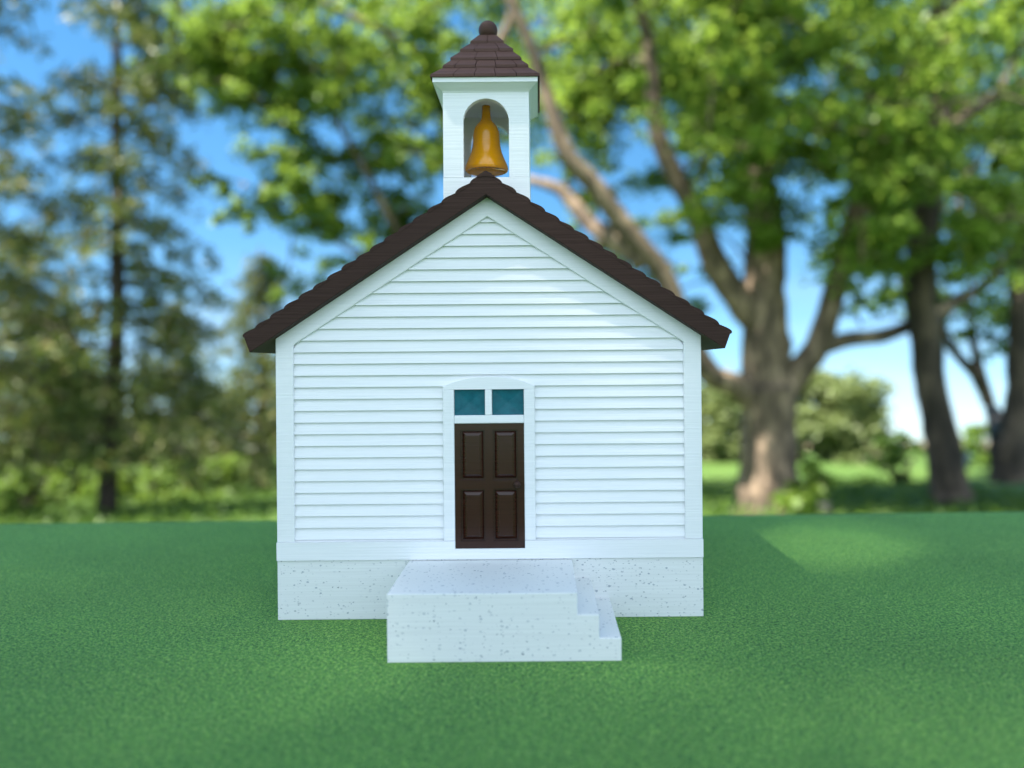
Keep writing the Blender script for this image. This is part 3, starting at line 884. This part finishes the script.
# unseen tree, added toward the sun to shade the table
cc = to_sun * 8.5
org = Vector((cc.x, cc.y, -0.78))
limbs = [([org, org + Vector((0, 0, 1.6)), org + Vector((.1, .1, 3.4)), org + Vector((0, .2, 5.2)), org + Vector((.1, 0, 9))], [.34, .25, .2, .15, .05])]
for k in range(7):
    an = k * .9; h = 4.6 + .4 * k
    limbs.append(([org + Vector((0, 0, h)), org + Vector((math.cos(an) * .9, math.sin(an) * .9, h + .7)), org + Vector((math.cos(an) * 1.9, math.sin(an) * 1.9, h + 1.3))], [.11, .07, .02]))
random.seed(34); rng = np.random.default_rng(5)
cl = []
for k in range(225):
    p = clump_points((cc.x, cc.y, cc.z), 2.5, 1, .8)[0]
    cl.append((Vector(p), random.uniform(.6, .95), 115))
broadleaf('unseen tree added left behind the camera to shade the table', limbs, cl, org, BARK, MAPLE_LEAF, 0.066, name='shade_tree')

sun = bpy.data.lights.new('sun', 'SUN'); sun.energy = 5.0; sun.angle = R(0.53); sun.color = (1.0, 0.95, 0.86)
so = bpy.data.objects.new('sun', sun); COL.objects.link(so)
so.rotation_euler = to_sun.to_track_quat('Z', 'Y').to_euler(); so.location = to_sun * 30

w = bpy.data.worlds.new('World'); scene.world = w; w.use_nodes = True
nt = w.node_tree; bg = nt.nodes['Background']
sky = N(nt, 'ShaderNodeTexSky', sky_type='NISHITA')
sky.sun_disc = False; sky.sun_elevation = SUN_EL; sky.sun_rotation = SUN_AZ; sky.air_density = 1.0; sky.dust_density = 0.3; sky.ozone_density = 1.0
tc = N(nt, 'ShaderNodeTexCoord')
ad = N(nt, 'ShaderNodeVectorMath', operation='ADD'); ad.inputs[1].default_value = (0, 0, 0.15)   # the land falls away, so its horizon lies lower
nt.links.new(tc.outputs['Generated'], ad.inputs[0]); nt.links.new(ad.outputs[0], sky.inputs['Vector'])
# fair-weather clouds
mp = N(nt, 'ShaderNodeMapping'); mp.inputs['Scale'].default_value = (1.6, 1.6, 4.5)
nt.links.new(tc.outputs['Generated'], mp.inputs['Vector'])
cn = N(nt, 'ShaderNodeTexNoise', Scale=1.5, Detail=7.0, Roughness=0.55); nt.links.new(mp.outputs[0], cn.inputs['Vector'])
cm0 = ramp(nt, cn.outputs['Fac'], [(0.46, 0.0), (0.68, 0.6)])
sx_ = N(nt, 'ShaderNodeSeparateXYZ'); nt.links.new(tc.outputs['Generated'], sx_.inputs[0])
lowb = N(nt, 'ShaderNodeMapRange'); lowb.inputs['From Min'].default_value = 0.16; lowb.inputs['From Max'].default_value = -0.02
nt.links.new(sx_.outputs['Z'], lowb.inputs['Value'])
cmm = N(nt, 'ShaderNodeMath', operation='MULTIPLY'); nt.links.new(cm0, cmm.inputs[0]); nt.links.new(lowb.outputs[0], cmm.inputs[1])
cm = cmm.outputs[0]
mx = N(nt, 'ShaderNodeMix', data_type='RGBA')
nt.links.new(cm, mx.inputs['Factor']); hs_ = N(nt, 'ShaderNodeHueSaturation', Hue=0.49, Saturation=1.32, Value=0.93)
nt.links.new(sky.outputs[0], hs_.inputs['Color']); nt.links.new(hs_.outputs[0], mx.inputs['A']); mx.inputs['B'].default_value = (3.4, 4.0, 4.9, 1)
# unseen bright cloud, added behind the camera to fill-light the house front
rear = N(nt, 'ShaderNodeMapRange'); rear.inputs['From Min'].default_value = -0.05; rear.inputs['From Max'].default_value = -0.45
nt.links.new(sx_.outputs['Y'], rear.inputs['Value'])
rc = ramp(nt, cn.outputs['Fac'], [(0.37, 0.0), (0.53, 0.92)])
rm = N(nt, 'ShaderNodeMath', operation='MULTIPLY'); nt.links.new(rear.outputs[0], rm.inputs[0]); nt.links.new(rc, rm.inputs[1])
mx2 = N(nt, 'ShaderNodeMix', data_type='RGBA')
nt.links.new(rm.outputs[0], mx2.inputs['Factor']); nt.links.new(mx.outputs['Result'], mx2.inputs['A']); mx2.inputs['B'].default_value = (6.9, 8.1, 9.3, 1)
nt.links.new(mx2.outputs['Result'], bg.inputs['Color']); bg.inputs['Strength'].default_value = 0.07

# ------------------------------------------------------------------ camera
cam = bpy.data.cameras.new('camera'); co = bpy.data.objects.new('camera', cam); COL.objects.link(co)
cam.sensor_width = 36; cam.lens = 740 / 1024 * 36
cam.shift_x = -28 / 1024; cam.shift_y = -19 / 1024
cam.clip_start = 0.01; cam.clip_end = 3000
co.location = (0, 0, CAMZ)
co.rotation_euler = (Matrix.Rotation(R(90), 3, 'X') @ Matrix.Rotation(R(-0.5), 3, 'Z')).to_euler()
cam.dof.use_dof = True; cam.dof.focus_distance = 735 * S; cam.dof.aperture_fstop = cam.lens / 4.7
scene.camera = co

scene.render.engine = 'CYCLES'
scene.cycles.use_denoising = True
scene.cycles.max_bounces = 8; scene.cycles.transparent_max_bounces = 8
scene.view_settings.view_transform = 'Standard'; scene.view_settings.look = 'None'
scene.view_settings.exposure = 2.02; scene.view_settings.gamma = 1.0
